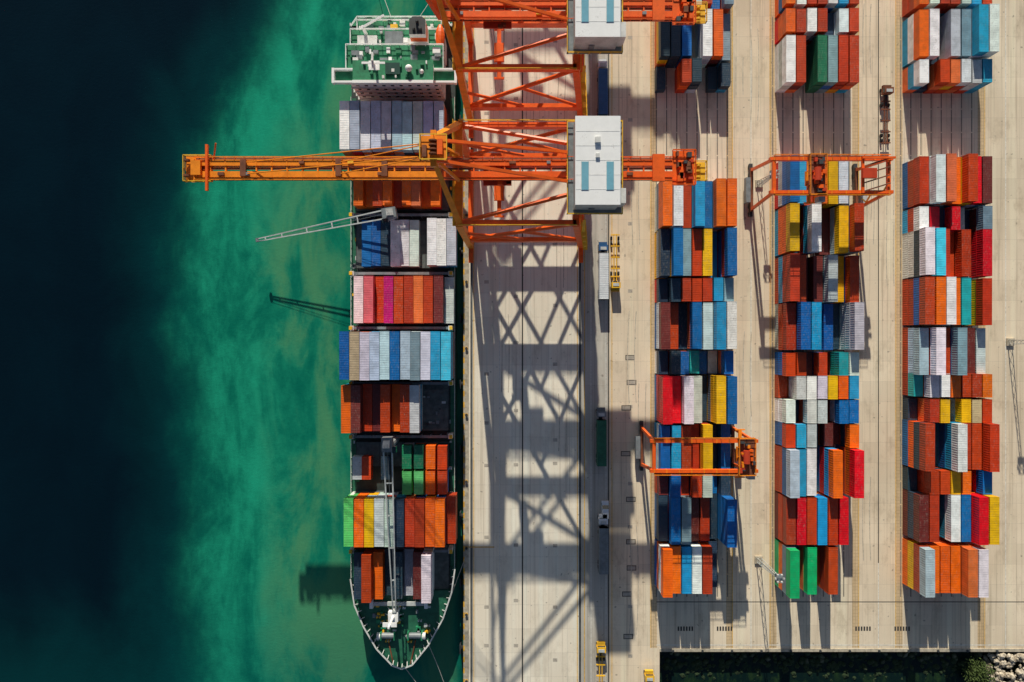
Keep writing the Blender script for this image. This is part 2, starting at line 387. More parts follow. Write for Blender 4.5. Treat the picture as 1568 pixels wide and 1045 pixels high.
# ---------------------------------------------------------------- ship
SX=-29.2; HB=13.95
YB=G(0,1022,4.5)[1]; YT=G(0,27,4)[1]
def hull():
    b=MB()
    bowpx=[(697,870),(692,905),(679,945),(657,985),(632,1016),(616,1022),(602,1017),(578,992),(558,958),(544,925),(538,885)]
    bow=[((G(px,py,4.0)[0]),(G(px,py,4.0)[1])) for px,py in bowpx]
    stern=[(SX-HB,YT-8),(SX-HB+2.0,YT),(SX+HB-2.0,YT),(SX+HB,YT-8)]
    pts=stern+bow
    pts=pts[::-1]
    b.prism(pts,-5,1.5,'hull_green','deck_dark')
    yf=G(0,905,4)[1]
    fp=[(SX+HB-.6,yf)]+[p for p in bow if p[1]<yf-1]+[(SX-HB+.9,yf)]
    b.prism(fp[::-1],1.5,3.8,'hull_green','dark_green_paint')
    for a,c in zip(bow[:-1],bow[1:]):
        b.beam((a[0],a[1],4.4),(c[0],c[1],4.4),.16,1.3,'hull_green')
        b.beam((a[0],a[1],5.07),(c[0],c[1],5.07),.36,.12,'offwhite')
        n=max(2,int(math.dist(a,c)/1.6))
        cx,cy=(SX,-70)
        for i in range(n):
            q=i/n; x=a[0]+(c[0]-a[0])*q; y=a[1]+(c[1]-a[1])*q
            d=Vector((cx-x,cy-y)).normalized()
            b.beam((x,y,4.6),(x+d.x*.9,y+d.y*.9,3.9),.15,.2,'offwhite')
    for sx in(-1,1):
        x=SX+sx*3.6; y=G(0,972,4)[1]
        b.cyl((x-1.6,y,4.6),(x+1.6,y,4.6),.75,'steel_grey',12); b.box(x-2,x-1.6,y-1,y+1,3.8,5.4,'deck_green'); b.box(x+1.6,x+2,y-1,y+1,3.8,5.4,'deck_green')
        b.cyl((x+sx*1.9,y,4.8),(x+sx*2.8,y,4.8),.9,'offwhite',12)
        for k in range(8):
            xx=SX+sx*random.uniform(1,7.5); yy=random.uniform(G(0,995,4)[1]+2,yf-2)
            b.cyl((xx,yy,3.8),(xx,yy,4.6),.25,'safety_yellow' if k%2 else 'light_grey',8)
            b.cyl((xx+.7,yy,3.8),(xx+.7,yy,4.6),.25,'safety_yellow' if k%2 else 'light_grey',8)
        b.beam((x,y-1.5,3.95),(SX+sx*2.2,y-8,3.95),.3,.3,'rust')
    mx,my=G(602,945,6)
    b.cyl((mx,my,3.8),(mx,my,13),.45,'white_paint',10,.25)
    b.cbox(mx,my,11,3.6,1.1,.25,'white_paint'); b.cbox(mx,my,5,2.6,2.6,2.4,'white_paint')
    for a in range(8):
        t=a*math.pi/4; b.beam((mx,my,6.2),(mx+math.cos(t)*2.4,my+math.sin(t)*2.4,3.9),.22,.22,'offwhite')
    bx0,by=G(566,925,5); bx1,_=G(655,925,5)
    b.box(bx0,bx1,by-.5,by+.5,4.6,5.1,'light_grey'); b.box(bx0,bx0+.9,by-1.2,by+2,3.8,5.3,'white_paint'); b.box(bx1-.9,bx1,by-1.2,by+2,3.8,5.3,'white_paint')
    for k in range(40):
        yy=random.uniform(YB+8,yf-1); wv=2+7*min(1,(yy-YB)/16)
        xx=SX+random.uniform(-wv,wv)
        b.cbox(xx,yy,4.1,random.uniform(.3,1.3),random.uniform(.3,1.2),.6,random.choice(['deck_green','light_grey','safety_yellow','deck_green','steel_grey']))
    y1=G(0,150,2)[1]; y0=G(0,885,2)[1]
    for sx in(-1,1):
        b.box(min(SX+sx*HB,SX+sx*(HB-1.3)),max(SX+sx*HB,SX+sx*(HB-1.3)),y0,y1,1.5,1.62,'dark_green_paint')
        b.rail([(SX+sx*(HB-.1),y0),(SX+sx*(HB-.1),y1)],1.6,'offwhite')
    return b
hb=hull()
GAPS=[(235,240),(322,335),(415,422),(499,506),(585,590),(665,674),(758,766),(843,848)]
for a,c in GAPS:
    yc=G(0,(a+c)/2,6)[1]
    hb.box(SX-HB+1,SX+HB-1,yc-.35,yc+.35,5.2,5.35,'steel_grey')
    for i in range(11):
        x=SX-HB+1.2+i*2.55; hb.box(x-.12,x+.12,yc-.3,yc+.3,1.5,5.2,'steel_grey')
    for sx in(-1,1):
        hb.cbox(SX+sx*(HB-1.0),yc,3.5,1.0,1.2,4,'offwhite'); hb.cbox(SX+sx*(HB-.8),yc,5.8,.8,.9,.5,'safety_yellow')
def bay(py0,px0,px1,tiers,spec,size=40,z0=2.8,hatch=True):
    toks=spec.split(); n=len(toks); zt=z0+2.6*tiers
    L=12.19 if size==40 else 6.06
    xa=G(px0,0,zt)[0]; xb=G(px1,0,zt)[0]; xc=(xa+xb)/2; pitch=max(2.5,(xb-xa)/n)
    y=G(0,py0,zt)[1]-L/2
    for i,t in enumerate(toks):
        if t[0]=='-': continue
        k=int(t[1]) if len(t)>1 else tiers
        stack(xc+(i-(n-1)/2)*pitch,y,z0,size,t[0],k)
    if hatch:
        hb.box(SX-HB+1.6,SX+HB-1.6,y-L/2-.2,y+L/2+.2,1.5,2.75,'hatch_grey')
        for i in range(5):
            x=SX-HB+1.6+i*(2*HB-3.2)/4; hb.box(x-.08,x+.08,y-L/2,y+L/2,2.74,2.79,'dark_steel')
bay(155,519,680,4,'W s W s w s s w s s')
bay(243,543,672,2,'O O1 R O R1 O o O1 O')
bay(337,543,696,1,'- B B K W w w -0 W2 W2 w2',z0=2.8)
bay(423,541,694,2,'p P R1 M R R o R N w1')
bay(508,519,690,4,'B T w s s B s g w b c')
bay(590,526,638,3,'O N R2 N2 R3 O2 R w')
bay(683,614,686,2,'D D O R',size=20)
bay(722,614,686,2,'L L O R',size=20,hatch=False)
bay(700,543,594,1,'w R1 -0 K',size=20,hatch=False)
bay(765,526,697,3,'L O Y w3 w K R R O O R2')
bay(846,541,662,2,'K2 R3 O2 K1 K2 w1 N2 W3')
for i in range(60):
    sx=random.choice((-1,1)); x=SX+sx*random.uniform(HB-2.2,HB-.5); y=random.uniform(YB+24,YT-30)
    hb.cbox(x,y,2.0,random.uniform(.3,.9),random.uniform(.3,1.2),.9,random.choice(['safety_yellow','hull_green','light_grey','steel_grey','deck_green']))
x,y=G(665,628,3)
hb.box(x-3.6,x+3.6,y-5.5,y+5.5,2.85,3.0,'hatch_grey')
for i in range(10):
    hb.cbox(x+random.uniform(-3,3),y+random.uniform(-5,5),3.2,random.uniform(.3,1.2),random.uniform(.3,1),.5,random.choice(['steel_grey','light_grey','dark_steel']))
# superstructure
yF=G(0,161)[1]; yR=G(0,104)[1]
XL=SX-12.2; XRr=SX+12.2; zb=14.2
hb.box(XL+1,XRr-1,yR,yF+.4,1.5,zb,'white_paint')
for k in range(4):
    z=3.8+k*2.6
    hb.box(XL+.6,XRr-.6,yR-.4,yF+.1,z,z+.18,'offwhite')
    for i in range(10):
        xx=XL+2.5+i*2.2; hb.box(xx-.4,xx+.4,yF+.35,yF+.42,z+1.0,z+1.7,'glass')
hb.box(XL,XRr,yF+.2,yR-.1,zb,zb+.25,'deck_green')
ywb=yF+.1
hb.box(XL+2.5,XRr-2.5,ywb,ywb+4.6,zb+.25,zb+3.2,'white_paint')
hb.box(XL+2.3,XRr-2.3,ywb-.2,ywb+4.8,zb+3.2,zb+3.4,'deck_green')
hb.box(XL+2.6,XRr-2.6,ywb-.06,ywb-.005,zb+1.5,zb+2.5,'glass')
hb.box(XL+2.3,XRr-2.3,ywb-.9,ywb-.2,zb+3.0,zb+3.8,'white_paint')
for sx in(-1,1):
    x0=SX+sx*9.75; x1=SX+sx*15.2
    hb.box(min(x0,x1),max(x0,x1),ywb+.5,ywb+3.2,zb+.3,zb+.5,'deck_green')
    hb.box(min(x0,x1),max(x0,x1),ywb+.0,ywb+.5,zb+.3,zb+1.6,'white_paint')
    hb.box(min(x0,x1),max(x0,x1),ywb+3.2,ywb+3.6,zb+.3,zb+1.6,'white_paint')
    hb.box(x1-.3,x1+.3,ywb-.1,ywb+3.65,zb+.29,zb+1.65,'white_paint')
    hb.beam((x0,ywb+1.5,zb-3),(x1,ywb+1.5,zb+.2),.4,.4,'white_paint')
    hb.rail([(SX+sx*12.1,yR-.3),(SX+sx*12.1,yF+4)],zb+.25,'white_paint',t=.14)
hb.rail([(XL+.2,yR-.3),(XRr-.2,yR-.3)],zb+.25,'white_paint',t=.14)
zr=zb+3.4
hb.cyl((SX-4,ywb+2.5,zr),(SX-4,ywb+2.5,zr+6),.35,'white_paint',10,.2); hb.cbox(SX-4,ywb+2.5,zr+4,5.6,.5,.25,'white_paint'); hb.cbox(SX-4,ywb+2.5,zr+5.2,.5,3.6,.25,'offwhite'); hb.cbox(SX-4,ywb+2.3,zr+3,2.6,2.2,.2,'white_paint')
def dome(x,y,z,r,k='white_paint'):
    for i in range(5):
        a=i/5*math.pi/2; c=(i+1)/5*math.pi/2
        hb.cyl((x,y,z+r*math.sin(a)),(x,y,z+r*math.sin(c)),r*math.cos(a),k,12,max(.01,r*math.cos(c)))
dome(SX+4,ywb+2.5,zr+.8,.9); hb.cyl((SX+4,ywb+2.5,zr),(SX+4,ywb+2.5,zr+.8),.5,'white_paint')
dome(SX+7,ywb+2,zr,.6); hb.box(SX-1.8,SX+1.8,ywb+1.2,ywb+4,zr,zr+.5,'hull_green')
for k in range(14):
    hb.cbox(SX+random.uniform(-9,9),ywb+random.uniform(.5,4.3),zr+.3,random.uniform(.3,1),random.uniform(.3,1),.5,random.choice(['white_paint','offwhite','steel_grey','deck_green']))
for k in range(24):
    hb.cbox(SX+random.uniform(-11,11),random.uniform(ywb+5.4,yR-1),zb+.6,random.uniform(.4,2),random.uniform(.4,1.4),random.uniform(.4,1.3),random.choice(['white_paint','offwhite','steel_grey','deck_green','white_paint','steel_grey']))
hb.box(XL+.5,XRr-.5,yR+.005,yR+5.2,1.5,10.4,'white_paint'); hb.box(XL+.2,XRr-.2,yR+.05,yR+5.4,10.4,10.6,'deck_green')
hb.box(XL+1.5,XRr-1.5,yR+5.2,yR+9.0,1.5,7.2,'white_paint'); hb.box(XL+1.2,XRr-1.2,yR+5.41,yR+9.2,7.2,7.4,'deck_green')
hb.prism([(SX-HB+.5,yR+9.3),(SX+HB-.5,yR+9.3),(SX+HB-.5,YT-3),(SX+HB-2.3,YT-.3),(SX-HB+2.3,YT-.3),(SX-HB+.5,YT-3)],1.5,4.4,'hull_green','deck_green')
hb.rail([(XL+.3,yR+.3),(XL+.3,yR+5.3),(XRr-.3,yR+5.3),(XRr-.3,yR+.3)],10.6,'white_paint',t=.14)
hb.rail([(XL+1.3,yR+5.5),(XL+1.3,yR+9.1),(XRr-1.3,yR+9.1),(XRr-1.3,yR+5.5)],7.4,'white_paint',t=.14)
hb.rail([(SX-HB+.6,yR+9.5),(SX-HB+.6,YT-3),(SX-HB+2.4,YT-.4),(SX+HB-2.4,YT-.4),(SX+HB-.6,YT-3),(SX+HB-.6,yR+9.5)],4.4,'white_paint',t=.16)
fx,fy=SX+6.0,yR+3.2
hb.prism([(fx-2.0,fy-2.2),(fx+2.0,fy-2.2),(fx+2.0,fy+1.4),(fx+1.1,fy+2.2),(fx-1.1,fy+2.2),(fx-2.0,fy+1.4)],10.6,18.0,'white_paint','dark_steel')
hb.box(fx-2.05,fx+2.05,fy-2.25,fy+1.3,14,16,'crane_orange')
for dx,dy in((-.8,-1),(.8,-1),(0,.8)): hb.cyl((fx+dx,fy+dy,18),(fx+dx,fy+dy,19.2),.38,'dark_steel',10)
hb.box(SX-10,SX-5,yR+1.0,yR+3.4,10.6,12,'offwhite'); hb.box(SX-3,SX+1.5,yR+1.2,yR+4.4,10.6,12.2,'steel_grey')
hb.cyl((SX-8,yR+4.2,10.6),(SX-8,yR+4.2,15),.45,'white_paint',10); hb.beam((SX-8,yR+4.2,14.8),(SX-2.5,yR+6.6,16),.45,.45,'white_paint')
lx,ly=SX+11.0,yR+3
for i in range(6):
    a0=-3.0+i; a1=a0+1; r=lambda q: 1.2*math.sqrt(max(.05,1-(q/3.2)**2))
    hb.cyl((lx,ly+a0,12.0),(lx,ly+a1,12.0),r(a0),'crane_orange',10,r(a1))
for k in range(55):
    yy=random.choice([random.uniform(yR+.8,yR+4.8),random.uniform(yR+5.9,yR+8.7),random.uniform(yR+10,YT-1)])
    z=10.6 if yy<yR+5.2 else 7.4 if yy<yR+9.0 else 4.4
    h=random.uniform(.4,1.3)
    hb.cbox(SX+random.uniform(-10.5,10.5),yy,z+h/2,random.uniform(.3,2),random.uniform(.3,1.6),h,random.choice(['white_paint','offwhite','steel_grey','deck_green','hull_green','hull_green','offwhite','safety_yellow']))
for sx in (-1,1):
    y=YT-2.2; x=SX+sx*5
    hb.cyl((x-1.4,y,5.2),(x+1.4,y,5.2),.6,'steel_grey',12); hb.box(x-1.8,x-1.4,y-.8,y+.8,4.4,6.0,'deck_green'); hb.box(x+1.4,x+1.8,y-.8,y+.8,4.4,6.0,'deck_green')
def deck_crane(bpx,bpy_,bz,tpx,tpy,tz,bh=.55,hook=True):
    bx,by=G(bpx,bpy_,bz); tx,ty=G(tpx,tpy,tz)
    hb.cyl((bx,by,1.5),(bx,by,bz-2.6),1.25,'light_grey',14)
    d=Vector((tx-bx,ty-by,0)).normalized(); n=Vector((-d.y,d.x,0))
    c=Vector((bx,by,bz-1.3))
    hb.beam(c-d*2.0,c+d*1.6,2.6,2.6,'steel_grey'); hb.beam(c-d*1.2+Vector((0,0,1.3)),c+d*.4+Vector((0,0,2.4)),1.7,.5,'light_grey')
    hb.beam(c+n*1.7+d*.4,c+n*1.7+d*1.9,1.0,1.7,'glass')
    a=c+d*1.4; t=Vector((tx,ty,tz))
    for s_ in(-1,1): hb.beam(a+n*s_*1.1,t+n*s_*.35,.34,bh,'light_grey',.28,bh*.6)
    K=15
    for i in range(1,K):
        f=i/K; w=1.1*(1-f)+.35*f; m=a.lerp(t,f)
        if i%3==0 or i>K-2: hb.beam(m-n*w,m+n*w,.3,.2,'light_grey')
    top=c+Vector((0,0,2.6))-d*.6
    for s_ in(-.4,.4): hb.cyl(top+n*s_,t+n*s_+Vector((0,0,.4)),.04,'steel_grey',5)
    hb.cyl(t-n*.5,t+n*.5,.45,'steel_grey',10)
    if hook:
        hb.cyl(t,t-Vector((0,0,2)),.06,'steel_grey',5); hb.cbox(t.x,t.y,t.z-2.3,.5,.5,.7,'dark_steel')
deck_crane(594,326,10.5,394,368,3.5,.25,False)
deck_crane(592,683,14,604,938,11)
hb.obj('container_ship')
for (p1,z1,p2,z2) in (((618,1020),4.5,(700,1140),.5),((655,985),4.5,(690,1075),.5),((690,915),4.5,(714,850),.5),((600,30),5,(560,-80),-2.9),((640,30),5,(712,-90),.5)):
    a=Vector((*G(*p1,z1),z1)); c=Vector((*G(*p2,0),z2)); b=MB(); prev=a
    for i in range(1,9):
        f=i/8; q=a.lerp(c,f); q.z-=1.2*math.sin(math.pi*f)*(1 if z2>0 else .2)
        b.cyl(prev,q,.075,'rope',6); prev=q
    b.obj('mooring_line')

# ---------------------------------------------------------------- STS crane
def sts(gpy,raised):
    b=MB(); cy=G(0,gpy)[1]
    O='crane_orange'; A_='crane_amber'; Yl='safety_yellow'
    zt=37.5; zp=13.0; zbm=42.0; zap=57.0
    xw=XR1; xl=XR2
    xwt=G(703,0,zt)[0]; xlt=G(882,0,zt)[0]
    hy=10.5
    def lerp(a,c,t): return a+(c-a)*t
    for sy in(-1,1):
        y=cy+sy*hy
        b.beam((xw,y,2.6),(xwt,y,zt),1.5,1.7,A_ if sy<0 else O)
        b.beam((xl,y,2.6),(xlt,y,zt),1.4,1.6,O)
        xpw=lerp(xw,xwt,zp/zt); xpl=lerp(xl,xlt,zp/zt)
        b.beam((xpw,y,zp),(xpl,y,zp),1.0,2.6,O)
        b.beam((xwt,y,zt),(xlt,y,zt),1.0,2.0,O)
        b.rail([(xwt,y+sy*.7),(xlt,y+sy*.7)],zt+.8,Yl,t=.12)
        b.cyl((xpw+.5,y,zp+1),(xlt-.3,y,zt-1),.5,O,8)
        b.cyl((lerp(xw,xwt,.62),y,zt*.62),(lerp(xpw,xpl,.5),y,zp+1),.4,O,8)
        b.cyl((lerp(xpw,xpl,.98),y,zp+1),(lerp(xpw,xlt,.53),y,lerp(zp,zt,.53)),.4,O,8)
        b.cyl((xwt,y,zt+.4),(G(868,0,zbm)[0],cy+sy*5.4,zbm),.46,O,8)
        b.beam((xlt,y,zt),(xlt-.5,cy+sy*2,zbm-1),1.1,1.2,O)
        xa,_=G(664,0,zap)
        b.beam((xwt,y,zt+.6),(xa,cy+sy*2.2,zap),1.3,1.3,A_,.9,.9)
        b.beam((xa,cy+sy*1.9,zap-.5),(G(868,0,44)[0],cy+sy*3.0,44),.6,.6,O)
        b.beam((xwt+.3,cy+sy*2.6,zbm+1),(xa,cy+sy*1.6,zap-.8),.6,.6,A_)
        for xx in(xw,xl):
            b.box(xx-.6,xx+.6,y-4.6,y+4.6,2.0,2.9,O)
            for k in(-1,1):
                b.box(xx-.5,xx+.5,y+k*2.6-1.9,y+k*2.6+1.9,1.1,1.9,'dark_steel')
                for q in(-1.2,0,1.2): b.cyl((xx-.3,y+k*2.6+q,.45),(xx+.3,y+k*2.6+q,.45),.42,'dark_steel',10)
    b.beam((xw,cy-hy,3.6),(xw,cy+hy,3.6),1.2,1.6,O); b.beam((xl,cy-hy,3.6),(xl,cy+hy,3.6),1.2,1.6,O)
    b.beam((xwt,cy-hy-.7,zt),(xwt,cy+hy+.7,zt),1.6,2.2,A_); b.beam((xlt,cy-hy-.7,zt),(xlt,cy+hy+.7,zt),1.4,2.0,O)
    xa=G(664,0,zap)[0]
    b.beam((xa,cy-3.4,zap),(xa,cy+3.4,zap),1.1,1.2,A_)
    b.box(xa-2.4,xa+2.6,cy-2.3,cy+2.3,zap+.5,zap+.65,'crane_amber'); b.rail([(xa-2.4,cy-2.3),(xa+2.6,cy-2.3),(xa+2.6,cy+2.3),(xa-2.4,cy+2.3),(xa-2.4,cy-2.3)],zap+.65,Yl,t=.13)
    for k in(-1.2,-.4,.4,1.2): b.cyl((xa,cy+k-.12,zap+1.3),(xa,cy+k+.12,zap+1.3),.8,'rust',12)
    b.box(xa+.8,xa+1.8,cy-1.4,cy+1.4,zap+.65,zap+1.6,O); b.box(xa-2,xa-1.2,cy-1.8,cy+.4,zap+.65,zap+1.4,'rust')
    xg0=xwt-3.0; xge=G(1056,0,zbm)[0]
    def girder(x0,x1,y,z,k):
        for s_ in(-1,1):
            b.box(x0,x1,y+s_*1.2-.62,y+s_*1.2+.62,z-1.6,z+.6,k)
            b.box(x0,x1,y+s_*2.12-.26,y+s_*2.12+.26,z-.2,z-.1,'rust')
            b.rail([(x0,y+s_*2.35),(x1,y+s_*2.35)],z-.1,k,t=.12)
        n=int((x1-x0)/3.2)
        for i in range(n+1):
            xx=x0+(x1-x0)*i/n; b.box(xx-.14,xx+.14,y-.57,y+.57,z-.2,z+.5,k)
            for s_ in(-1,1): b.box(xx-.12,xx+.12,y+s_*1.2-.66,y+s_*1.2+.66,z-1.65,z+.66,k)
        b.box(x0,x1,y-.18,y+.18,z+.1,z+.3,'rust')
        for i in range(int((x1-x0)/9)):
            xx=x0+4+i*9+random.uniform(-2,2); b.cbox(xx,y+random.choice((-1,1))*1.2,z+.85,random.uniform(.5,1.4),.6,.5,random.choice(['rust',Yl,'truck_red','steel_grey']))
    girder(xg0,xge,cy,zbm,O)
    xt=G(300,0,zbm)[0]
    if not raised:
        girder(xt,xg0-.5,cy,zbm,A_)
        b.box(xt-2.2,xt+3.5,cy-2.7,cy+2.7,zbm-.22,zbm-.21+.02,A_); b.rail([(xt-2.2,cy-2.7),(xt+3.5,cy-2.7)],zbm,Yl,t=.13); b.rail([(xt-2.2,cy+2.7),(xt+3.5,cy+2.7)],zbm,Yl,t=.13); b.rail([(xt-2.2,cy-2.7),(xt-2.2,cy+2.7)],zbm,Yl,t=.13)
        b.beam((xt+2.8,cy-4.8,zbm+1.1),(xt+2.8,cy+4.8,zbm+1.1),.5,.6,O); b.cbox(xt+.5,cy,zbm+1.0,2.0,3.0,.7,A_)
        b.cyl((xt+3.6,cy+1,zbm),(xt+4.8,cy+5.0,zbm+1.5),.18,O,6)
        for k in(-1.6,1.6): b.cyl((xt-1.5,cy+k-.2,zbm+.9),(xt-1.5,cy+k+.2,zbm+.9),.7,'rust',10)
        for s_ in(-1,1):
            b.cyl((xa,cy+s_*1.2,zap),(G(520,0,zbm)[0],cy+s_*1.2,zbm+.7),.12,A_,6)
            b.cyl((xa,cy+s_*1.2,zap),(G(375,0,zbm)[0],cy+s_*1.2,zbm+.7),.12,A_,6)
        for px in(375,520,590):
            x=G(px,0,zbm)[0]; b.cbox(x,cy,zbm+.9,1.2,3.4,.5,'rust')
    else:
        L=xg0-xt; ang=math.radians(79)
        hx,hz=xg0-.5,zbm
        e=Vector((hx-L*math.cos(ang),cy,hz+L*math.sin(ang)))
        for s_ in(-1,1):
            b.beam((hx,cy+s_*1.25,hz),(e.x,cy+s_*1.25,e.z),1.0,2.0,O)
        for i in range(16):
            f=i/15; x=hx+(e.x-hx)*f; z=hz+(e.z-hz)*f; b.beam((x,cy-1.3,z),(x,cy+1.3,z),.3,.4,O)
        for s_ in(-1,1): b.beam((xa,cy+s_*1.6,zap+.8),(hx+(e.x-hx)*.45,cy+s_*1.2,hz+(e.z-hz)*.45),.3,.3,O)
    xe=xge
    b.box(xe-3.8,xe+.8,cy-3.6,cy+3.6,zbm+.68,zbm+.8,O); b.rail([(xe-3.8,cy-3.6),(xe+.8,cy-3.6),(xe+.8,cy+3.6),(xe-3.8,cy+3.6)],zbm+.8,O,t=.14)
    for k in range(14): b.cbox(xe-random.uniform(0,3),cy+random.uniform(-2.8,2.8),zbm+1.4,random.uniform(.4,1.2),random.uniform(.4,1.3),1.2,random.choice([O,'rust','truck_red',O,'dark_steel']))
    b.box(xe+.8,xe+3.9,cy-2.0,cy+2.0,zbm-2.2,zbm-2.0,Yl); b.rail([(xe+.8,cy-2),(xe+3.9,cy-2),(xe+3.9,cy+2),(xe+.8,cy+2)],zbm-2,Yl,t=.14)
    b.box(xe-8,xe-5.5,cy-2.8,cy+2.8,zbm+.68,zbm+1.4,O)
    for k in(-1,0,1): b.cyl((xe+2.2,cy+k*1.2-.2,zbm-1.6),(xe+2.2,cy+k*1.2+.2,zbm-1.6),.55,Yl,10)
    zh=49.0
    hx0=G(882,0,zh)[0]; hx1=G(949,0,zh)[0]; hyh=8.7
    b.box(hx0,hx1,cy-hyh,cy+hyh,zbm+.75,zh-.15,'light_grey')
    b.box(hx0-.15,hx1+.15,cy-hyh-.15,cy+hyh+.15,zh-.15,zh,'white_paint')
    b.box(hx0-1.3,hx1+1.4,cy-hyh-.9,cy+hyh+.9,zbm+.55,zbm+.7,'steel_grey')
    b.rail([(hx0-1.3,cy-hyh-.9),(hx1+1.4,cy-hyh-.9),(hx1+1.4,cy+hyh+.9),(hx0-1.3,cy+hyh+.9),(hx0-1.3,cy-hyh-.9)],zbm+.7,Yl,t=.15)
    for k in(0,1):
        xs=hx0+1.1+k*5.0
        b.box(xs,xs+1.4,cy-5.9,cy-.3,zh,zh+.12,'skylight'); b.box(xs-.1,xs+1.5,cy-6.0,cy-.2,zh-.01,zh+.05,'offwhite')
    b.box(hx1+.16,hx1+1.5,cy-hyh+.5,cy-hyh+3.5,zbm+1,zh-1.5,'offwhite')
    b.box(hx0+3,hx0+4.2,cy-hyh-.2,cy-hyh-.1,zbm+.8,zbm+3,'steel_grey')
    b.cbox(hx0+4.3,cy+4,zh+.3,1.1,1.1,.6,'offwhite'); b.cbox(hx0+4.3,cy+.9,zh+.2,.8,.8,.4,'offwhite')
    for i in range(1,6): b.box(hx0,hx1,cy-hyh+i*2.9-.03,cy-hyh+i*2.9+.03,zh,zh+.03,'offwhite')
    for i in range(8):
        z=4+i*4.1; xx=lerp(xl,xlt,z/zt)
        b.box(xx+.9,xx+2.1,cy-hy-1.4,cy-hy+1.0,z,z+.1,Yl); b.beam((xx+1.5,cy-hy-1.2 if i%2 else cy-hy+.8,z),(xx+1.3,cy-hy+.8 if i%2 else cy-hy-1.2,z+4.1),.7,.15,Yl)
    b.rail([(xwt-1.2,cy-hy-.8),(xwt-1.2,cy+hy+.8)],zt+.9,Yl,t=.12); b.box(xwt-1.3,xwt-.7,cy-hy-.8,cy+hy+.8,zt+.8,zt+.9,Yl)
    b.rail([(xlt+.9,cy-hy-.8),(xlt+.9,cy+hy+.8)],zt+.9,Yl,t=.12)
    tx=G(762,0,38)[0]
    b.box(tx-3,tx+3,cy-2.9,cy+2.9,zbm-2.6,zbm-2.2,'truck_red'); b.box(tx-3.0,tx-.8,cy+1.2,cy+3.4,zbm-5.6,zbm-2.8,'light_grey'); b.box(tx-3.05,tx-3.01,cy+1.3,cy+3.3,zbm-5.4,zbm-3.4,'glass')
    for k in range(6): b.cbox(tx+random.uniform(-2.6,2.6),cy+random.choice((-1,1))*random.uniform(2.3,2.9),zbm-1.9,1,.6,.7,random.choice(['rust',O]))
    for ix in(-1.6,1.6):
        for iy in(-2,2): b.cyl((tx+ix,cy+iy,zbm-2.5),(tx+ix*.6,cy+iy,21),.05,'dark_steel',5)
    b.box(tx-1.2,tx+1.2,cy-2.2,cy+2.2,20.21,21,O); b.box(tx-.5,tx+.5,cy-5.7,cy+5.7,19.6,20.2,O)
    b.box(tx-1.22,tx+1.22,cy-6.1,cy-5.7,19.5,20.2,O); b.box(tx-1.22,tx+1.22,cy+5.7,cy+6.1,19.5,20.2,O)
    b.obj('ship_to_shore_crane')
sts(319,False); sts(130,True); sts(-365,True)

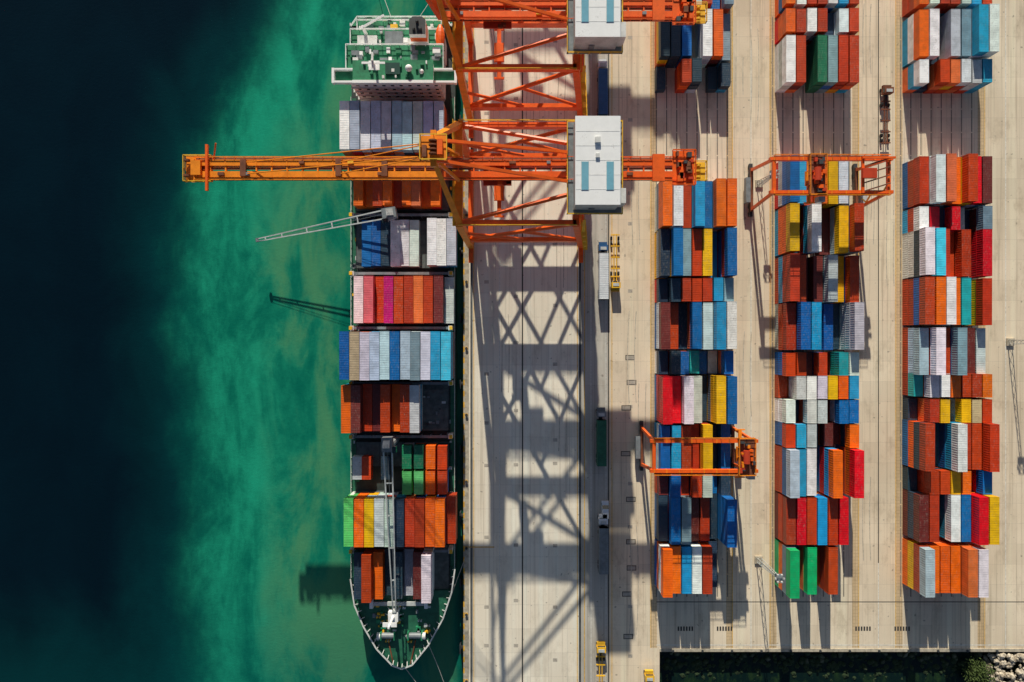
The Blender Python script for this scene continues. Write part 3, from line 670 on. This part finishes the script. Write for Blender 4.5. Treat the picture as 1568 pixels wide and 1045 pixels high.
# ---------------------------------------------------------------- RTG
def rtg(px0,px1,py0,py1,trolley_px,big=False,z=18.0):
    b=MB(); O='crane_orange'; Yl='crane_amber'
    x0,y0=G(px0,py0,z); x1,y1=G(px1,py1,z)
    for y in(y0,y1):
        b.box(x0-1,x1+1,y-.4,y+.4,z-1.2,z,O); b.box(x0,x1,y+(.42 if y==y0 else -.85),y+(.85 if y==y0 else -.42),z-.5,z-.42,'rust')
        yo=y+(.85 if y==y0 else -.85)
        b.rail([(x0,yo),(x1,yo)],z-.4,Yl,t=.11)
        for k in range(9):
            xx=x0+(x1-x0)*k/8; b.box(xx-.1,xx+.1,y-.43,y+.43,z-1.22,z+.03,Yl)
        for x,sg in((x0,-1),(x1,1)):
            yb=y+(1.2 if y==y0 else -1.2)
            b.beam((x,yb,1.9),(x,y,z-1.0),.6,.7,O)
            b.box(x-.45,x+.45,yb-1.8,yb+1.8,.9,1.59,'dark_steel')
            for q in(-1.1,1.1): b.cyl((x-.35,yb+q,.75),(x+.35,yb+q,.75),.74,'rubber',14)
    for x in(x0,x1):
        b.box(x-.35,x+.35,y1-1.8,y0+1.8,1.6,2.3,'rust'); b.box(x-.4,x+.4,y1+.41,y0-.41,z-.9,z-.1,O)
    b.box(x1+.6,x1+2.2,y1-.5,y1+3,1.3,3.4,'light_grey'); b.box(x0-1.8,x0-.6,y1+.5,y0-1,1.3,3.0,'steel_grey')
    for i in range(4): b.beam((x1+.8,(y1 if i%2 else y1+2.2),2+i*3.4),(x1+.8,(y1+2.2 if i%2 else y1),5.4+i*3.4),.5,.1,'safety_yellow')
    tx=G(trolley_px,0,z)[0]
    b.box(tx-2.0,tx+2.0,y1-.8,y0+.8,z+.15,z+.4,'rust'); b.rail([(tx-2,y1-.8),(tx+2,y1-.8),(tx+2,y0+.8),(tx-2,y0+.8),(tx-2,y1-.8)],z+.4,Yl,t=.12)
    ym=(y0+y1)/2
    b.cyl((tx-.2,ym-1.6,z+1.3),(tx-.2,ym+1.6,z+1.3),.8,'truck_red',12)
    for k in range(16): b.cbox(tx+random.uniform(-1.7,1.7),random.uniform(y1,y0),z+.9,random.uniform(.4,1.3),random.uniform(.4,1.3),random.uniform(.6,1.3),random.choice([O,'truck_red',O,'crane_amber','dark_steel']))
    b.box(tx+1,tx+2.6,y1-2.2,y1-.9,z-3.2,z-.9,'light_grey'); b.box(tx+.98,tx+2.62,y1-2.23,y1-2.21,z-2.9,z-1.5,'glass')
    for ix in(-1,1):
        for iy in(-1.6,1.6): b.cyl((tx+ix,ym+iy,z),(tx+ix,ym+iy,14.6),.05,'dark_steel',5)
    b.box(tx-1.1,tx+1.1,ym-1.8,ym+1.8,13.91,14.6,Yl); b.box(tx-.4,tx+.4,ym-5.8,ym+5.8,13.4,13.9,Yl); b.box(tx-1.2,tx+1.2,ym-6.1,ym-5.8,13.4,13.9,Yl); b.box(tx-1.2,tx+1.2,ym+5.8,ym+6.1,13.4,13.9,Yl)
    if big:
        b.box(x1-7,x1-6.4,y1-.4,y0+.4,z+.05,z+.6,O); b.box(x1-7,x1+1.0,y0-.25,y0+.25,z+.61,z+1.1,O)
        for k in range(4): b.beam((x1-6.6,y1+(y0-y1)*k/4,z+.4),(x1,y1+(y0-y1)*(k+1)/4,z+.4),.3,.3,'rust')
        b.box(x1-7.2,x1-3.8,ym-1,ym+1.4,z+.61,z+1.5,'truck_red')
    b.obj('gantry_crane')
rtg(1186,1362,243,294,1250,True)
rtg(1002,1155,676,722,1142)

# ---------------------------------------------------------------- trucks, masts, misc
def truck(px,py,load=None,cab='truck_white',name='container_truck',flip=1,chassis='dark_steel'):
    b=MB()
    b.box(-.45,-.25,-6.3,6.4,.95,1.25,chassis); b.box(.25,.45,-6.3,6.4,.95,1.25,chassis)
    for y in(-6.0,-3,0,3,5.2): b.box(-1.2,1.2,y-.15,y+.15,1.0,1.3,chassis)
    for y in(-5.2,-3.9,4.3):
        for sx in(-1,1): b.cyl((sx*.75,y,.52),(sx*1.2,y,.52),.52,'rubber',12)
    b.box(-.5,.5,4,9.2,.8,1.1,'dark_steel')
    for sx in(-1,1): b.cyl((sx*.8,8.3,.5),(sx*1.2,8.3,.5),.5,'rubber',12)
    b.box(-1.2,1.2,6.9,8.4,1.0,2.9,cab); b.box(-1.1,1.1,8.4,9.3,1.0,1.9,cab); b.box(-1.05,1.05,8.38,8.45,2.0,2.75,'glass'); b.box(-1.22,-1.19,7.2,8.2,2.0,2.7,'glass'); b.box(1.19,1.22,7.2,8.2,2.0,2.7,'glass')
    b.box(-.8,.8,7.1,7.9,2.9,3.0,'light_grey')
    if load:
        zz=1.35
        b.box(-1.2,1.2,-6.1,6.1,zz,zz+2.5,load)
        for i in range(21):
            y=-6+i*.6; b.box(-1.22,1.22,y-.1,y+.1,zz+.05,zz+2.54,load)
    x,y=G(px,py); return b.obj(name,(x,y,0),0 if flip>0 else math.pi)
truck(921,148,'truck_blue','truck_white'); truck(941,395,None,'safety_yellow',chassis='safety_yellow',flip=-1)
truck(922,425,'truck_white','truck_blue'); truck(919,676,'dark_green_paint','steel_grey'); truck(922,838,'steel_grey','truck_white')
truck(919,1032,None,'safety_yellow',chassis='safety_yellow'); truck(1353,187,None,'rust',chassis='rust')
truck(992,1075,None,'safety_yellow',chassis='safety_yellow'); truck(905,-20,'offwhite')
def van(px,py,k,rot=0):
    b=MB(); b.box(-.95,.95,-2.4,2.4,.35,1.0,k)
    b.add([(-.9,-2.3,1.0),(.9,-2.3,1.0),(.9,1.3,1.0),(-.9,1.3,1.0),(-.8,-2.1,1.9),(.8,-2.1,1.9),(.8,.5,1.9),(-.8,.5,1.9)],[(0,1,5,4),(1,2,6,5),(3,0,4,7),(4,5,6,7)],k)
    b.add([(.9,1.3,1.0),(-.9,1.3,1.0),(-.8,.5,1.9),(.8,.5,1.9)],[(0,1,2,3)],'glass')
    for sx in(-1,1):
        for y in(-1.5,1.5): b.cyl((sx*.7,y,.35),(sx*.97,y,.35),.35,'rubber',12)
    b.obj('utility_van',(*G(px,py),0),rot)
van(926,780,'truck_white')
def mast(px,py,h=26):
    b=MB()
    for sx,sy in((-1,-1),(1,-1),(1,1),(-1,1)): b.beam((sx*.6,sy*.6,0),(sx*.25,sy*.25,h),.12,.12,'light_grey')
    n=int(h/1.4)
    for i in range(n):
        f=i/n; g=(i+1)/n; w=.6-.35*f; v=.6-.35*g
        for a in range(4):
            c=[(-1,-1),(1,-1),(1,1),(-1,1)]; p=c[a]; q=c[(a+1)%4]
            b.beam((p[0]*w,p[1]*w,h*f),(q[0]*v,q[1]*v,h*g),.07,.07,'light_grey')
    b.box(-.9,.9,-.9,.9,h,h+.15,'steel_grey'); b.rail([(-.9,-.9),(.9,-.9),(.9,.9),(-.9,.9),(-.9,-.9)],h+.15,'steel_grey')
    for a in range(6):
        t=a*math.pi/3; b.cbox(math.cos(t)*1.0,math.sin(t)*1.0,h+.9,.4,.4,.4,'offwhite')
    b.box(-1,1,-1,1,0,.5,'cap_concrete'); b.obj('light_mast',(*G(px,py),0))
mast(1161,857,14); mast(1546,524,14); mast(1162,282,10)
def icos(r):
    t=(1+5**.5)/2
    v=[(-1,t,0),(1,t,0),(-1,-t,0),(1,-t,0),(0,-1,t),(0,1,t),(0,-1,-t),(0,1,-t),(t,0,-1),(t,0,1),(-t,0,-1),(-t,0,1)]
    f=[(0,11,5),(0,5,1),(0,1,7),(0,7,10),(0,10,11),(1,5,9),(5,11,4),(11,10,2),(10,7,6),(7,1,8),(3,9,4),(3,4,2),(3,2,6),(3,6,8),(3,8,9),(4,9,5),(2,4,11),(6,2,10),(8,6,7),(9,8,1)]
    return [Vector(a)/1.9*r for a in v],f
b=MB()
for k in range(3200):
    px=random.uniform(1012,1640); py=random.uniform(999,1110)
    d=(py-998)/S
    inl=max(0,min(1,(px-1500+ (py-1000)*.1)/40))
    z=-2.7-d*.12 if inl<=0 else (-2.9+inl*(3.0)-d*.03+random.uniform(-.4,.4))
    if inl<=0 and random.random()<.6: continue
    x,y=G(px,py,z); y=min(y,YS-1.2); r=random.uniform(.35,1.1)
    vs,fs=icos(r); sc=(random.uniform(.7,1.2),random.uniform(.7,1.2),random.uniform(.5,.8)); R=Matrix.Rotation(random.uniform(0,6),3,'Z')@Matrix.Rotation(random.uniform(0,1),3,'X')
    b.add([R@Vector((v.x*sc[0]*random.uniform(.85,1.15),v.y*sc[1],v.z*sc[2]))+Vector((x,y,z)) for v in vs],fs,'rock')
b.obj('rock_revetment')
b=MB()
for k in range(1500):
    a=random.gauss(0,1); c=random.gauss(0,1)
    x,y=G(1500+a*9,1034+c*9); z=-1.4+random.random()*1.8
    s_=random.uniform(.15,.4); d=Vector((random.uniform(-1,1),random.uniform(-1,1),random.uniform(-.3,1))).normalized(); e=d.cross(Vector((.3,.2,1))).normalized()
    p=Vector((x,y,z)); b.add([p,p+d*s_*2-e*s_*.5,p+d*s_*2.6,p+d*s_*1.5+e*s_*.6],[(0,1,2,3)],'shrub_leaf')
b.obj('shrub')

# ---------------------------------------------------------------- light & camera
w=bpy.data.worlds.new('World'); scene.world=w; w.use_nodes=True
nt=w.node_tree; bg=nt.nodes['Background']; sk=nt.nodes.new('ShaderNodeTexSky'); sk.sky_type='NISHITA'; sk.sun_disc=False
sk.sun_elevation=ELEV; sk.sun_rotation=math.atan2(SD.x,SD.y); nt.links.new(sk.outputs[0],bg.inputs[0]); bg.inputs[1].default_value=.06
ld=bpy.data.lights.new('sun','SUN'); ld.energy=5.0; ld.angle=math.radians(.5); ld.color=(1,.94,.79)
lo=bpy.data.objects.new('sun',ld); scene.collection.objects.link(lo)
tos=Vector((SD.x*math.cos(ELEV),SD.y*math.cos(ELEV),math.sin(ELEV)))
lo.rotation_euler=tos.to_track_quat('Z','Y').to_euler()
cd=bpy.data.cameras.new('camera'); cd.sensor_width=36; cd.lens=36*H/(1568/S); cd.clip_end=12000; cd.clip_start=1
co=bpy.data.objects.new('camera',cd); co.location=(0,0,H); scene.collection.objects.link(co); scene.camera=co
scene.view_settings.view_transform='Standard'; scene.view_settings.look='None'; scene.view_settings.exposure=0
